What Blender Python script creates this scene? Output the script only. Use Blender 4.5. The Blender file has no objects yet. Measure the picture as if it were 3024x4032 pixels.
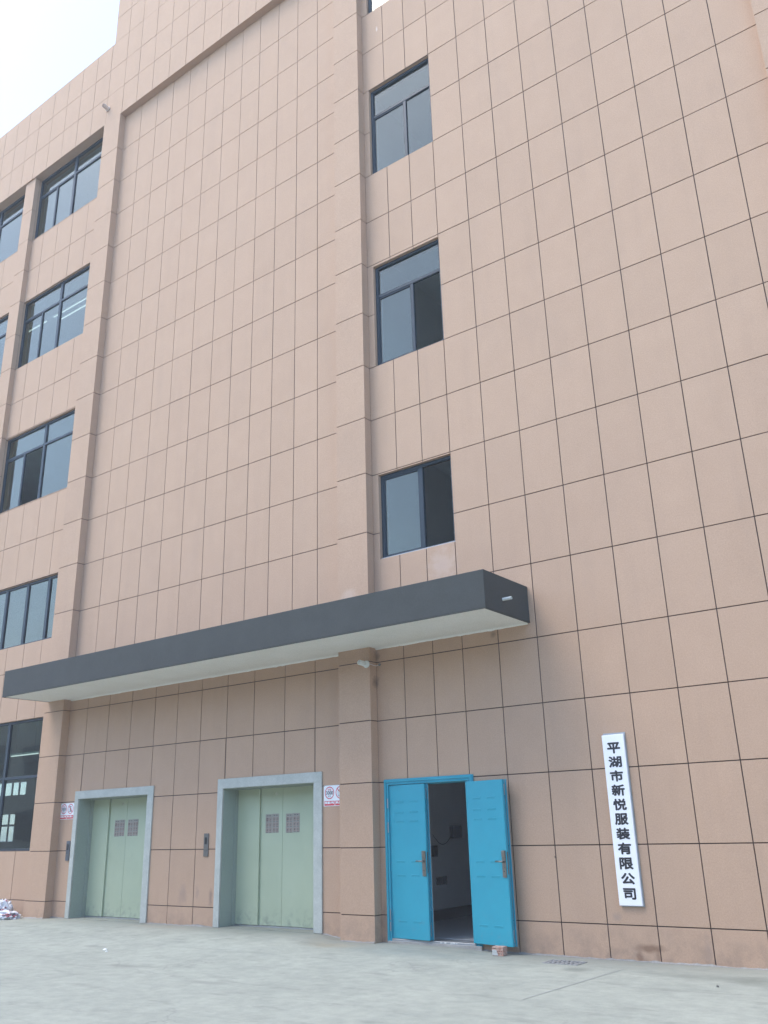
import bpy, bmesh, math, random
from mathutils import Vector, Matrix, noise
random.seed(7)
C = bpy.context.scene.collection
S = bpy.context.scene

# ------------------------------------------------------------------ camera, world, sun, exposure
cam = bpy.data.cameras.new('camera'); camo = bpy.data.objects.new('camera', cam); C.objects.link(camo)
cr = Vector((0.80128072, 0.59773621, -0.02570281)); cd = Vector((-0.22127696, 0.25616568, -0.94096528)); cf = Vector((-0.55586484, 0.75966477, 0.33752587))
M = Matrix.Identity(4)
for i in range(3):
    M[i][0] = cr[i]; M[i][1] = -cd[i]; M[i][2] = -cf[i]
M[0][3], M[1][3], M[2][3] = 0.0, -10.8, 1.539
camo.matrix_world = M
cam.sensor_fit = 'VERTICAL'; cam.sensor_height = 24.0; cam.lens = 24.0*3458.08/4032.0
cam.clip_start = 0.05; cam.clip_end = 3000
S.camera = camo

SUN_DIR = Vector((-0.38, -0.29, 0.88)).normalized()
W = bpy.data.worlds.new('World'); S.world = W; W.use_nodes = True
wn = W.node_tree; bg = wn.nodes['Background']
sky = wn.nodes.new('ShaderNodeTexSky'); sky.sky_type = 'NISHITA'; sky.sun_disc = False
sky.sun_elevation = math.asin(SUN_DIR.z); sky.sun_rotation = math.atan2(SUN_DIR.x, SUN_DIR.y)
sky.air_density = 1.0; sky.dust_density = 0.85; sky.ozone_density = 1.0; sky.altitude = 0
wn.links.new(sky.outputs[0], bg.inputs[0]); bg.inputs[1].default_value = 0.142
sl = bpy.data.lights.new('sun', 'SUN'); sl.energy = 0.84; sl.angle = math.radians(31); sl.color = (1.0, 0.93, 0.84)
so = bpy.data.objects.new('sun', sl); C.objects.link(so); so.rotation_euler = SUN_DIR.to_track_quat('Z', 'Y').to_euler()
so.location = (0, 0, 60)
S.view_settings.view_transform = 'Standard'; S.view_settings.look = 'None'; S.view_settings.gamma = 1.0
S.view_settings.use_curve_mapping = False
S.view_settings.exposure = 2.05
S.cycles.max_bounces = 8; S.cycles.transparent_max_bounces = 16
S.cycles.diffuse_bounces = 4; S.cycles.glossy_bounces = 4

# ------------------------------------------------------------------ materials
def mat(name, col, rough=0.7, metal=0.0, spec=0.5):
    m = bpy.data.materials.new(name); m.use_nodes = True
    b = m.node_tree.nodes['Principled BSDF']
    b.inputs['Base Color'].default_value = (*col, 1); b.inputs['Roughness'].default_value = rough
    b.inputs['Metallic'].default_value = metal; b.inputs['Specular IOR Level'].default_value = spec
    return m
class NT:
    def __init__(s, m):
        s.m = m; s.t = m.node_tree; s.b = s.t.nodes['Principled BSDF']
    def n(s, typ, **k):
        o = s.t.nodes.new(typ)
        for a, v in k.items(): setattr(o, a, v)
        return o
    def l(s, a, b): s.t.links.new(a, b)
    def pos(s):
        return s.n('ShaderNodeNewGeometry').outputs['Position']
    def noise(s, vec, scale, detail=4, rough=0.55, sc3=None):
        if sc3:
            mp = s.n('ShaderNodeMapping'); mp.inputs['Scale'].default_value = sc3; s.l(vec, mp.inputs['Vector']); vec = mp.outputs[0]
        o = s.n('ShaderNodeTexNoise'); o.inputs['Scale'].default_value = scale; o.inputs['Detail'].default_value = detail; o.inputs['Roughness'].default_value = rough
        s.l(vec, o.inputs['Vector']); return o.outputs['Fac']
    def ramp(s, fac, stops):
        o = s.n('ShaderNodeValToRGB'); e = o.color_ramp.elements
        while len(e) < len(stops): e.new(0.5)
        for i, (p, c) in enumerate(stops):
            e[i].position = p; e[i].color = (*c, 1) if len(c) == 3 else c
        s.l(fac, o.inputs[0]); return o.outputs[0]
    def math(s, op, a, b=None, clamp=False):
        o = s.n('ShaderNodeMath', operation=op); o.use_clamp = clamp
        for i, v in enumerate((a, b)):
            if v is None: continue
            if isinstance(v, (int, float)): o.inputs[i].default_value = v
            else: s.l(v, o.inputs[i])
        return o.outputs[0]
    def mix(s, fac, a, b, mode='MIX'):
        o = s.n('ShaderNodeMix', data_type='RGBA', blend_type=mode)
        for i, v in ((0, fac), (6, a), (7, b)):
            if isinstance(v, (int, float)): o.inputs[i].default_value = v
            elif isinstance(v, tuple): o.inputs[i].default_value = (*v, 1)
            else: s.l(v, o.inputs[i])
        return o.outputs[2]
    def maprange(s, v, a, b, c=0.0, d=1.0):
        o = s.n('ShaderNodeMapRange'); s.l(v, o.inputs[0])
        for i, q in enumerate((a, b, c, d)): o.inputs[i+1].default_value = q
        return o.outputs[0]
    def blob(s, pos, c, r, scale=9.0, amt=0.6):
        """soft irregular spot of wear round world point c with radii r (x,y,z)"""
        nz = s.n('ShaderNodeTexNoise'); nz.inputs['Scale'].default_value = scale; nz.inputs['Detail'].default_value = 3; s.l(pos, nz.inputs['Vector'])
        sb = s.n('ShaderNodeVectorMath', operation='SUBTRACT'); s.l(pos, sb.inputs[0]); sb.inputs[1].default_value = c
        dv = s.n('ShaderNodeVectorMath', operation='DIVIDE'); s.l(sb.outputs[0], dv.inputs[0]); dv.inputs[1].default_value = r
        ln = s.n('ShaderNodeVectorMath', operation='LENGTH'); s.l(dv.outputs[0], ln.inputs[0])
        w = s.math('MULTIPLY_ADD', nz.outputs['Fac'], amt*3); s.t.nodes[-1].inputs[2].default_value = -amt*1.5
        d = s.math('ADD', ln.outputs['Value'], w)
        return s.maprange(d, 0.25, 1.15, 1.0, 0.0)
    def bump(s, h, strength=0.3, dist=0.01):
        o = s.n('ShaderNodeBump'); o.inputs['Strength'].default_value = strength; o.inputs['Distance'].default_value = dist
        s.l(h, o.inputs['Height']); s.l(o.outputs[0], s.b.inputs['Normal'])

def wall_material():
    m = mat('textured_wall_paint', (0.5, 0.36, 0.28), 0.9, spec=0.2)
    t = NT(m); p = t.pos()
    big = t.noise(p, 0.55, 4, 0.6); mid = t.noise(p, 2.6, 5, 0.65); fine = t.noise(p, 55, 3, 0.7); grit = t.noise(p, 190, 2, 0.6)
    streak = t.noise(p, 1.0, 4, 0.6, sc3=(3.5, 3.5, 0.35))
    oi = t.n('ShaderNodeObjectInfo')
    base = t.ramp(big, [(0.25, (0.455, 0.298, 0.198)), (0.75, (0.505, 0.342, 0.229))])
    base = t.mix(0.45, base, t.ramp(mid, [(0.3, (0.430, 0.286, 0.190)), (0.7, (0.530, 0.357, 0.242))]))
    base = t.mix(0.35, base, t.ramp(fine, [(0.3, (0.360, 0.236, 0.158)), (0.72, (0.620, 0.425, 0.291))]))
    base = t.mix(0.22, base, t.ramp(grit, [(0.32, (0.280, 0.179, 0.117)), (0.7, (0.700, 0.492, 0.350))]))
    base = t.mix(t.maprange(streak, 0.5, 0.8, 0.0, 0.22), base, (0.360, 0.256, 0.183))
    soil = t.noise(p, 0.9, 6, 0.7, sc3=(1, 1, 0.6)); base = t.mix(t.maprange(soil, 0.52, 0.78, 0.0, 0.16), base, (0.330, 0.250, 0.193))
    spk = t.noise(p, 7, 5, 0.75); base = t.mix(t.maprange(spk, 0.66, 0.80, 0.0, 0.35), base, (0.270, 0.191, 0.141)); base = t.mix(t.maprange(spk, 0.30, 0.20, 0.0, 0.35), base, (0.600, 0.461, 0.357))
    rnd = t.maprange(oi.outputs['Random'], 0, 1, 0.972, 1.018)
    hs = t.n('ShaderNodeHueSaturation'); t.l(rnd, hs.inputs['Value']); t.l(base, hs.inputs['Color']); base = hs.outputs[0]
    # splashed dirt just above the ground, rust smudge, patched spots
    sep = t.n('ShaderNodeSeparateXYZ'); t.l(p, sep.inputs[0])
    low = t.maprange(sep.outputs[2], 0.0, 0.42, 1.0, 0.0)
    dirt = t.math('MULTIPLY', low, t.maprange(t.noise(p, 4, 5, 0.7), 0.42, 0.75, 0.0, 0.75))
    base = t.mix(dirt, base, (0.20, 0.155, 0.125))
    for c, r, col, a in [((-4.30, 0, 0.14), (0.19, 0.4, 0.045), (0.20, 0.115, 0.07), 0.75), ((-4.19, 0, 0.07), (0.035, 0.4, 0.09), (0.2, 0.12, 0.08), 0.6),
                         ((-4.41, 0, 0.04), (0.05, 0.4, 0.055), (0.22, 0.13, 0.085), 0.7), ((-4.64, 0, 0.46), (0.06, 0.4, 0.05), (0.33, 0.25, 0.2), 0.55),
                         ((-3.6, 0, 0.16), (0.06, 0.4, 0.15), (0.3, 0.22, 0.175), 0.5),
                         ((-11.62, 0, 0.52), (0.05, 0.4, 0.14), (0.24, 0.17, 0.14), 0.7), ((-12.3, 0, 0.55), (0.12, 0.4, 0.16), (0.3, 0.22, 0.18), 0.45),
                         ((-11.95, 0, 0.6), (0.06, 0.4, 0.1), (0.3, 0.22, 0.18), 0.4),
                         ((-6.84, 0, 5.24), (0.27, 0.4, 0.25), (0.58, 0.44, 0.35), 0.55), ((-6.85, 0, 5.24), (0.10, 0.4, 0.1), (0.50, 0.355, 0.27), 0.6),
                         ((-8.52, -0.17, 5.02), (0.17, 0.1, 0.10), (0.60, 0.47, 0.38), 0.45), ((-7.76, 0, 16.58), (0.02, 0.4, 0.07), (0.7, 0.62, 0.55), 0.6),
                         ((-8.13, -0.02, 3.62), (0.05, 0.1, 0.09), (0.16, 0.12, 0.095), 0.7), ((-8.11, -0.01, 4.0), (0.05, 0.1, 0.1), (0.16, 0.12, 0.095), 0.6),
                         ((-6.05, 0, 4.07), (0.05, 0.4, 0.05), (0.2, 0.15, 0.12), 0.6), ((-5.38, 0, 1.13), (0.018, 0.4, 0.018), (0.12, 0.09, 0.07), 0.8),
                         ((-8.08, 0, 0.3), (0.05, 0.4, 0.25), (0.25, 0.18, 0.14), 0.5)]:
        base = t.mix(t.math('MULTIPLY', t.blob(p, c, r), a), base, col)
    t.l(base, t.b.inputs['Base Color'])
    t.bump(t.mix(0.5, fine, grit), 0.55, 0.004)
    return m
WALL = wall_material()
JOINT = mat('joint_paint', (0.062, 0.04, 0.03), 0.9)

def concrete(name, c1, c2, scale=3.0, rough=0.85):
    m = mat(name, c1, rough, spec=0.3); t = NT(m); p = t.pos()
    a = t.noise(p, scale, 6, 0.62); f = t.noise(p, 60, 3, 0.7)
    col = t.mix(0.3, t.ramp(a, [(0.3, c1), (0.7, c2)]), t.ramp(f, [(0.3, tuple(x*0.75 for x in c1)), (0.7, tuple(min(1, x*1.2) for x in c2))]))
    t.l(col, t.b.inputs['Base Color']); t.bump(f, 0.3, 0.003); return m
SURROUND = concrete('lift_surround_paint', (0.385, 0.405, 0.36), (0.51, 0.525, 0.47), 4.5, 0.8)
JAMB = concrete('lift_jamb_metal', (0.275, 0.325, 0.275), (0.32, 0.365, 0.31), 2.0, 0.5)
SOFFIT = concrete('canopy_soffit_plaster', (0.74, 0.74, 0.68), (0.82, 0.82, 0.77), 1.6, 0.9)
FASCIA = concrete('canopy_grey_paint', (0.050, 0.053, 0.049), (0.064, 0.068, 0.063), 2.5, 0.85)
INTERIOR = concrete('interior_plaster', (0.74, 0.76, 0.75), (0.82, 0.83, 0.81), 1.5, 0.9)
INFLOOR = mat('interior_floor', (0.34, 0.35, 0.35), 0.6)
SKIRT = mat('skirting_dark', (0.03, 0.032, 0.036), 0.6)

def lift_green():
    m = mat('lift_door_green', (0.42, 0.52, 0.40), 0.45, spec=0.4); t = NT(m); p = t.pos()
    a = t.noise(p, 1.2, 4, 0.6); g = t.noise(p, 12, 5, 0.7, sc3=(2.5, 1, 0.6))
    col = t.ramp(a, [(0.3, (0.40, 0.46, 0.315)), (0.7, (0.445, 0.505, 0.35))])
    col = t.mix(t.maprange(g, 0.58, 0.78, 0, 0.35), col, (0.27, 0.35, 0.27))
    sep = t.n('ShaderNodeSeparateXYZ'); t.l(p, sep.inputs[0])
    low = t.math('MULTIPLY', t.maprange(sep.outputs[2], 0.1, 0.4, 1, 0), t.maprange(t.noise(p, 9, 4, 0.7), 0.48, 0.68, 0, 0.8))
    col = t.mix(low, col, (0.18, 0.21, 0.17))
    t.l(col, t.b.inputs['Base Color']); t.l(t.maprange(a, 0.2, 0.8, 0.4, 0.6), t.b.inputs['Roughness']); return m
GREEN = lift_green()
def blue_paint():
    m = mat('blue_door_paint', (0.045, 0.335, 0.58), 0.42, spec=0.5); t = NT(m); p = t.pos()
    a = t.noise(p, 1.6, 5, 0.65); d = t.noise(p, 11, 6, 0.75)
    col = t.ramp(a, [(0.3, (0.014, 0.285, 0.385)), (0.7, (0.020, 0.32, 0.42))])
    sep = t.n('ShaderNodeSeparateXYZ'); t.l(p, sep.inputs[0])
    low = t.math('MULTIPLY', t.maprange(sep.outputs[2], 0.08, 0.55, 1, 0.12), t.maprange(d, 0.56, 0.72, 0, 0.5))
    col = t.mix(low, col, (0.16, 0.25, 0.30))
    t.l(col, t.b.inputs['Base Color']); t.l(t.maprange(d, 0.3, 0.8, 0.36, 0.6), t.b.inputs['Roughness'])
    t.bump(t.noise(p, 35, 2, 0.5), 0.08, 0.002); return m
BLUE = blue_paint()
FRAME = mat('slate_window_frame', (0.018, 0.033, 0.046), 0.5, spec=0.3)
STEEL = mat('brushed_steel', (0.27, 0.245, 0.215), 0.36, 1.0)
GALV = mat('galvanised_steel', (0.42, 0.44, 0.45), 0.5, 0.8)
BLACK = mat('black_plastic', (0.012, 0.012, 0.014), 0.35)
RUBBER = mat('grey_gasket', (0.25, 0.26, 0.26), 0.7)
WHITE = mat('white_plastic', (0.72, 0.74, 0.70), 0.4)
PORC = mat('white_porcelain', (0.70, 0.74, 0.72), 0.25)
PVC = mat('beige_pvc', (0.56, 0.45, 0.38), 0.6)
SIGNW = mat('sign_white_paint', (0.88, 0.88, 0.88), 0.45)
def worn_sign():
    t = NT(SIGNW); p = t.pos(); a = t.noise(p, 14, 5, 0.7); b = t.noise(p, 3, 3, 0.6)
    c = t.mix(t.maprange(a, 0.62, 0.78, 0, 0.5), (0.88, 0.88, 0.88), (0.6, 0.58, 0.55))
    t.l(t.mix(t.maprange(b, 0.3, 0.7, 0, 0.15), c, (0.8, 0.81, 0.84)), t.b.inputs['Base Color'])
worn_sign()
INK = mat('black_lettering', (0.018, 0.018, 0.022), 0.5)
RED = mat('sign_red_print', (0.62, 0.045, 0.055), 0.5)
CARD = mat('weight_sign_card', (0.80, 0.83, 0.84), 0.4)
POSTER = mat('notice_sheet', (0.31, 0.285, 0.235), 0.6)
PINK = mat('pictogram_ring', (0.36, 0.13, 0.10), 0.6)
PRINT = mat('pictogram_print', (0.06, 0.055, 0.05), 0.6)
TUBE = mat('fluorescent_tube', (0.8, 0.8, 0.8), 0.4)
TUBE.node_tree.nodes['Principled BSDF'].inputs['Emission Color'].default_value = (0.9, 0.97, 1, 1)
TUBE.node_tree.nodes['Principled BSDF'].inputs['Emission Strength'].default_value = 0.28

def glass():
    m = bpy.data.materials.new('window_glass'); m.use_nodes = True; t = m.node_tree; t.nodes.clear()
    out = t.nodes.new('ShaderNodeOutputMaterial'); mx = t.nodes.new('ShaderNodeMixShader')
    tr = t.nodes.new('ShaderNodeBsdfTransparent'); tr.inputs[0].default_value = (0.66, 0.74, 0.71, 1)
    gl = t.nodes.new('ShaderNodeBsdfGlossy'); gl.inputs['Roughness'].default_value = 0.015; gl.inputs['Color'].default_value = (0.86, 0.90, 0.80, 1)
    fr = t.nodes.new('ShaderNodeFresnel'); fr.inputs[0].default_value = 1.9
    geo = t.nodes.new('ShaderNodeNewGeometry'); nz = t.nodes.new('ShaderNodeTexNoise'); nz.inputs['Scale'].default_value = 0.9; nz.inputs['Detail'].default_value = 1
    bp = t.nodes.new('ShaderNodeBump'); bp.inputs['Strength'].default_value = 0.12; bp.inputs['Distance'].default_value = 0.05
    L = t.links.new
    L(geo.outputs['Position'], nz.inputs['Vector']); L(nz.outputs['Fac'], bp.inputs['Height']); L(bp.outputs[0], gl.inputs['Normal'])
    iv = t.nodes.new('ShaderNodeMath'); iv.operation = 'SUBTRACT'; iv.inputs[0].default_value = 1.0; L(geo.outputs['Backfacing'], iv.inputs[1])
    ml = t.nodes.new('ShaderNodeMath'); ml.operation = 'MULTIPLY'; L(fr.outputs[0], ml.inputs[0]); L(iv.outputs[0], ml.inputs[1])
    L(ml.outputs[0], mx.inputs[0]); L(tr.outputs[0], mx.inputs[1]); L(gl.outputs[0], mx.inputs[2]); L(mx.outputs[0], out.inputs[0])
    return m
GLASS = glass()

def ground_material():
    m = mat('yard_concrete', (0.352, 0.383, 0.341), 0.85, spec=0.3); t = NT(m); p = t.pos()
    a = t.noise(p, 0.35, 5, 0.6); b = t.noise(p, 1.1, 6, 0.68, sc3=(0.85, 1.05, 1)); c = t.noise(p, 5, 5, 0.7); f = t.noise(p, 90, 3, 0.7)
    col = t.ramp(a, [(0.3, (0.248, 0.271, 0.236)), (0.7, (0.305, 0.326, 0.281))])
    col = t.mix(0.5, col, t.ramp(b, [(0.40, (0.201, 0.221, 0.192)), (0.62, (0.325, 0.346, 0.296))]))
    col = t.mix(0.34, col, t.ramp(c, [(0.35, (0.174, 0.190, 0.165)), (0.65, (0.375, 0.393, 0.335))]))
    col = t.mix(0.18, col, t.ramp(f, [(0.3, (0.148, 0.156, 0.132)), (0.7, (0.442, 0.455, 0.383))]))
    vr = t.n('ShaderNodeTexVoronoi', feature='DISTANCE_TO_EDGE'); vr.inputs['Scale'].default_value = 0.42
    wv = t.n('ShaderNodeVectorMath', operation='MULTIPLY_ADD'); nzc = t.n('ShaderNodeTexNoise'); nzc.inputs['Scale'].default_value = 1.7; nzc.inputs['Detail'].default_value = 6; t.l(p, nzc.inputs['Vector'])
    t.l(nzc.outputs['Color'], wv.inputs[0]); wv.inputs[1].default_value = (0.9, 0.9, 0.9); t.l(p, wv.inputs[2]); t.l(wv.outputs[0], vr.inputs['Vector'])
    crack = t.math('MULTIPLY', t.maprange(vr.outputs['Distance'], 0.0, 0.006, 1, 0), t.maprange(a, 0.48, 0.56, 0, 0.45))
    col = t.mix(crack, col, (0.150, 0.153, 0.142))
    spk = t.noise(p, 28, 4, 0.75); col = t.mix(t.maprange(spk, 0.66, 0.76, 0, 0.45), col, (0.170, 0.172, 0.157)); col = t.mix(t.maprange(spk, 0.34, 0.26, 0, 0.4), col, (0.420, 0.433, 0.399))
    # tyre and drag marks
    mk = t.noise(p, 2.2, 5, 0.7, sc3=(0.6, 1.9, 1)); col = t.mix(t.maprange(mk, 0.55, 0.70, 0, 0.55), col, (0.161, 0.173, 0.150))
    sep = t.n('ShaderNodeSeparateXYZ'); t.l(p, sep.inputs[0])
    # dust and dirt band against the wall
    edge = t.math('MULTIPLY', t.maprange(sep.outputs[1], -0.75, -0.02, 0, 1), t.maprange(c, 0.35, 0.65, 0.1, 0.6))
    col = t.mix(edge, col, (0.201, 0.187, 0.140))
    for cc, r, k, am in [((-4.83, -0.83, 0), (0.20, 0.15, 1), (0.167, 0.183, 0.156), 0.85), ((-3.2, -0.75, 0), (0.9, 0.22, 1), (0.158, 0.169, 0.143), 0.7), ((-2.6, -0.75, 0), (0.45, 0.4, 1), (0.154, 0.169, 0.140), 0.6),
                     ((-2.3, -1.5, 0), (0.35, 0.25, 1), (0.161, 0.177, 0.146), 0.6), ((-7.3, -0.7, 0.03), (0.9, 0.35, 1), (0.187, 0.218, 0.200), 0.6), ((-8.6, -0.6, 0), (0.5, 0.25, 1), (0.281, 0.252, 0.179), 0.5),
                     ((-9.9, -3.0, 0), (0.30, 0.10, 1), (0.148, 0.156, 0.138), 0.55), ((-11.9, -2.0, 0), (0.25, 0.1, 1), (0.148, 0.156, 0.138), 0.5), ((-6.6, -2.1, 0), (0.22, 0.07, 1), (0.161, 0.169, 0.150), 0.5),
                     ((-8.0, -3.4, 0), (0.4, 0.09, 1), (0.167, 0.177, 0.156), 0.5), ((-12.5, -0.3, 0.09), (0.9, 0.14, 1), (0.288, 0.271, 0.209), 0.5), ((-10.4, 0.0, 0.09), (1.1, 0.45, 1), (0.167, 0.190, 0.159), 0.5)]:
        col = t.mix(t.math('MULTIPLY', t.blob(p, cc, r, 3.5, 0.55), am), col, k)
    t.l(col, t.b.inputs['Base Color']); t.bump(t.mix(0.5, c, f), 0.25, 0.008); return m
GROUND = ground_material()

# ------------------------------------------------------------------ mesh helpers
class MB:
    def __init__(s): s.v = []; s.f = []
    def box(s, x0, x1, y0, y1, z0, z1):
        n = len(s.v); s.v += [(x, y, z) for z in (z0, z1) for y in (y0, y1) for x in (x0, x1)]
        for q in ((0, 2, 3, 1), (4, 5, 7, 6), (0, 1, 5, 4), (2, 6, 7, 3), (0, 4, 6, 2), (1, 3, 7, 5)): s.f.append(tuple(n+i for i in q))
        return s
    def quad(s, *p): n = len(s.v); s.v += list(p); s.f.append(tuple(range(n, n+len(p)))); return s
    def tube(s, pts, r, seg=10, caps=True, rr=None):
        pts = [Vector(p) for p in pts]; n0 = len(s.v); up = Vector((0, 0, 1)); prev = None
        for i, p in enumerate(pts):
            d = (pts[min(i+1, len(pts)-1)] - pts[max(i-1, 0)]).normalized()
            a = prev if prev is not None else (Vector((1, 0, 0)) if abs(d.z) > 0.9 else up)
            a = (a - d*a.dot(d)).normalized(); prev = a; b = d.cross(a); q = rr[i] if rr else r
            for k in range(seg):
                t = 2*math.pi*k/seg; s.v.append(tuple(p + a*(q*math.cos(t)) + b*(q*math.sin(t))))
        for i in range(len(pts)-1):
            for k in range(seg):
                k2 = (k+1) % seg; s.f.append((n0+i*seg+k, n0+i*seg+k2, n0+(i+1)*seg+k2, n0+(i+1)*seg+k))
        if caps:
            s.f.append(tuple(n0+k for k in range(seg))[::-1]); s.f.append(tuple(n0+(len(pts)-1)*seg+k for k in range(seg)))
        return s
    def xf(s, m): s.v = [tuple(m @ Vector(p)) for p in s.v]; return s
    def build(s, name, m, parent=None, bevel=0, smooth=False, origin=None):
        me = bpy.data.meshes.new(name)
        o0 = Vector(origin) if origin else Vector((0, 0, 0))
        me.from_pydata([tuple(Vector(p)-o0) for p in s.v], [], s.f); me.update()
        bm = bmesh.new(); bm.from_mesh(me); bmesh.ops.recalc_face_normals(bm, faces=bm.faces)
        if bevel:
            bmesh.ops.bevel(bm, geom=bm.edges[:], offset=bevel, segments=1, affect='EDGES', clamp_overlap=True)
        bm.to_mesh(me); bm.free()
        me.materials.append(m)
        if smooth:
            for f in me.polygons: f.use_smooth = True
        o = bpy.data.objects.new(name, me); C.objects.link(o); o.location = o0
        if parent:
            o.parent = parent; o.matrix_parent_inverse = Matrix.Identity(4)
            o.location = o0 - parent_world(parent)
        return o
def parent_world(p):
    v = Vector((0, 0, 0))
    while p: v = v + p.location; p = p.parent
    return v
def thing(name, label, cat, loc, group=None):
    o = bpy.data.objects.new(name, None); C.objects.link(o); o.location = loc; o.empty_display_size = 0.2
    o['label'] = label; o['category'] = cat
    if group: o['group'] = group
    return o
def tag(o, label, cat, group=None):
    o['label'] = label; o['category'] = cat
    if group: o['group'] = group
    return o
def sub_rect(r, o):
    """rectangle r=(x0,x1,z0,z1) minus rectangle o"""
    x0, x1, z0, z1 = r; a0, a1, b0, b1 = o
    if a0 >= x1-1e-6 or a1 <= x0+1e-6 or b0 >= z1-1e-6 or b1 <= z0+1e-6: return [r]
    out = []
    if a0 > x0: out.append((x0, a0, z0, z1))
    if a1 < x1: out.append((a1, x1, z0, z1))
    m0, m1 = max(x0, a0), min(x1, a1)
    if b0 > z0: out.append((m0, m1, z0, b0))
    if b1 < z1: out.append((m0, m1, b1, z1))
    return out
def minus(r, ops):
    rs = [r]
    for o in ops: rs = [q for s_ in rs for q in sub_rect(s_, o)]
    return [q for q in rs if q[1]-q[0] > 0.012 and q[3]-q[2] > 0.012]

# ------------------------------------------------------------------ ground
def gz(x, y):
    def ss(a, b, t):
        t = max(0, min(1, (t-a)/(b-a))); return t*t*(3-2*t)
    h = 0.092*(1-ss(-9.3, -8.7, x)) + 0.035*ss(-9.3, -8.7, x)*(1-ss(-7.0, -6.2, x))
    h -= 0.02*(1-ss(-17.0, -15.6, x))
    return h*(1-ss(0.25, 2.6, -y))
GR = (-5.37, -4.93, -0.585, -0.31)     # drain opening
xs = [-400, -150, -60, -40, -30] + [-26+0.5*i for i in range(52)] + [2, 4, 6, 10, 20, 40, 100, 400] + [GR[0], GR[1], -9.3, -9.1, -8.9, -8.7, -6.8, -6.6, -6.4, -6.2]
ys = [-400, -150, -60, -30, -20, -14, -10, -8, -7, -6, -5, -4.5, -4, -3.5, -3, -2.6, -2.2, -1.8, -1.4, -1.0, -0.8, GR[2], GR[3], -0.15, 0.0, 0.2, 0.5, 40, 150, 400]
xs = sorted(set(round(x, 4) for x in xs)); ys = sorted(ys)
g = MB(); idx = {}
for j, y in enumerate(ys):
    for i, x in enumerate(xs):
        idx[i, j] = len(g.v); g.v.append((x, y, gz(x, min(y, 0)) if y < 1 else gz(x, 0)*0.0))
for j in range(len(ys)-1):
    for i in range(len(xs)-1):
        cx, cy = (xs[i]+xs[i+1])/2, (ys[j]+ys[j+1])/2
        if GR[0] < cx < GR[1] and GR[2] < cy < GR[3]: continue
        if cy > 0.5: 
            if -40 < cx < 8 and cy < 12: continue
        g.f.append((idx[i, j], idx[i+1, j], idx[i+1, j+1], idx[i, j+1]))
ground = g.build('ground', GROUND, smooth=True); ground['kind'] = 'structure'
# ragged cement left along the foot of the walls
fm = MB(); fr_ = random.Random(12)
for (xa, xb, yy) in ((-26, -16.62, 0), (-16.62, -15.945, -0.17), (-15.945, -15.5, 0), (-13.18, -11.525, 0), (-9.21, -8.745, 0), (-8.745, -8.128, -0.17), (-6.5, -1.145, 0), (-1.145, -0.45, -0.17), (-0.45, 6, 0)):
    n = max(2, int((xb-xa)/0.05)); prev = None
    for k in range(n+1):
        x = xa+(xb-xa)*k/n; h = 0.004+0.024*max(0, noise.noise(Vector((x*2.3, yy, 1)))+0.15)+0.012*fr_.random(); d = 0.015+0.05*max(0, noise.noise(Vector((x*1.9, 5, yy)))+0.25)+0.01*fr_.random(); z = gz(x, yy)
        cur = ((x, yy-0.0025, z+h), (x, yy-d, gz(x, yy-d)+0.0015), (x, yy-d*0.4, z+h*0.45))
        if prev: fm.quad(prev[0], cur[0], cur[2], prev[2]); fm.quad(prev[2], cur[2], cur[1], prev[1])
        prev = cur
fm.build('cement_fringe', concrete('cement_fringe_mix', (0.20, 0.19, 0.17), (0.33, 0.325, 0.30), 14), ground)
# sawn joint across the yard slab, filled dark
jm = MB(); a = Vector((-4.497, -2.70)); b = Vector((-4.372, -0.60)); jp = [a + (b-a)*t/12 for t in range(13)]
for k in range(12):
    p, q = jp[k], jp[k+1]; w0 = 0.005+0.002*random.random(); w1 = w0
    jm.quad((p.x-w0, p.y, .004+gz(p.x, p.y)), (p.x+w0, p.y, .004+gz(p.x, p.y)), (q.x+w1, q.y, .004+gz(q.x, q.y)), (q.x-w1, q.y, .004+gz(q.x, q.y)))
o = jm.build('expansion_joint', mat('joint_filler', (0.30, 0.315, 0.30), 0.9), ground)

# ------------------------------------------------------------------ building
BLD = thing('factory_building', 'beige stone-painted factory block with grooved panels, grey canopy and blue double door', 'building', (-9, 0, 0))
ROWS = [0.38, 1.267, 2.156, 3.043, 3.926, 4.972, 6.003, 7.028, 8.033, 9.036, 10.076, 11.107, 12.073, 13.11, 14.129, 15.15, 16.147, 17.144, 18.149]
HZ = 19.235
LC = [-15.277, -14.651, -14.041, -13.427, -12.808, -12.187, -11.607, -11.037, -10.465, -9.888, -9.324]
MC = [-15.364, -14.671, -13.981, -13.295, -12.667, -12.033, -11.379, -10.732, -10.03, -9.372]
RC = [-5.371, -4.769, -4.159, -3.548, -2.948, -2.336, -1.728]
PD = 0.17
# openings on the y=0 plane: (x0,x1,z0,z1)
OPS = {}
OPS['lift1'] = (-15.38, -13.34, 0, 2.2); OPS['lift2'] = (-11.395, -9.385, 0, 2.215)
OPS['door'] = (-7.95, -6.60, 0, 2.12)
OPS['ra'] = (-8.0, -6.592, 13.115, 15.145); OPS['rb'] = (-8.0, -6.592, 9.04, 11.06); OPS['rc'] = (-8.0, -6.588, 5.56, 7.004); OPS['rt'] = (-8.0, -6.592, 17.13, 19.1)
LBX = (-19.80, -16.60); LB2 = (-23.42, -20.26)
LZ = [('w1', 17.165, HZ), ('w2', 13.11, 15.16), ('w3', 9.055, 11.085), ('w4', 5.565, 7.02), ('w5', 1.273, 3.9)]
for n, z0, z1 in LZ:
    OPS[n] = (LBX[0], LBX[1], z0, z1); OPS[n+'b'] = (LB2[0], LB2[1], z0, z1)
OPL = list(OPS.values())

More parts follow.
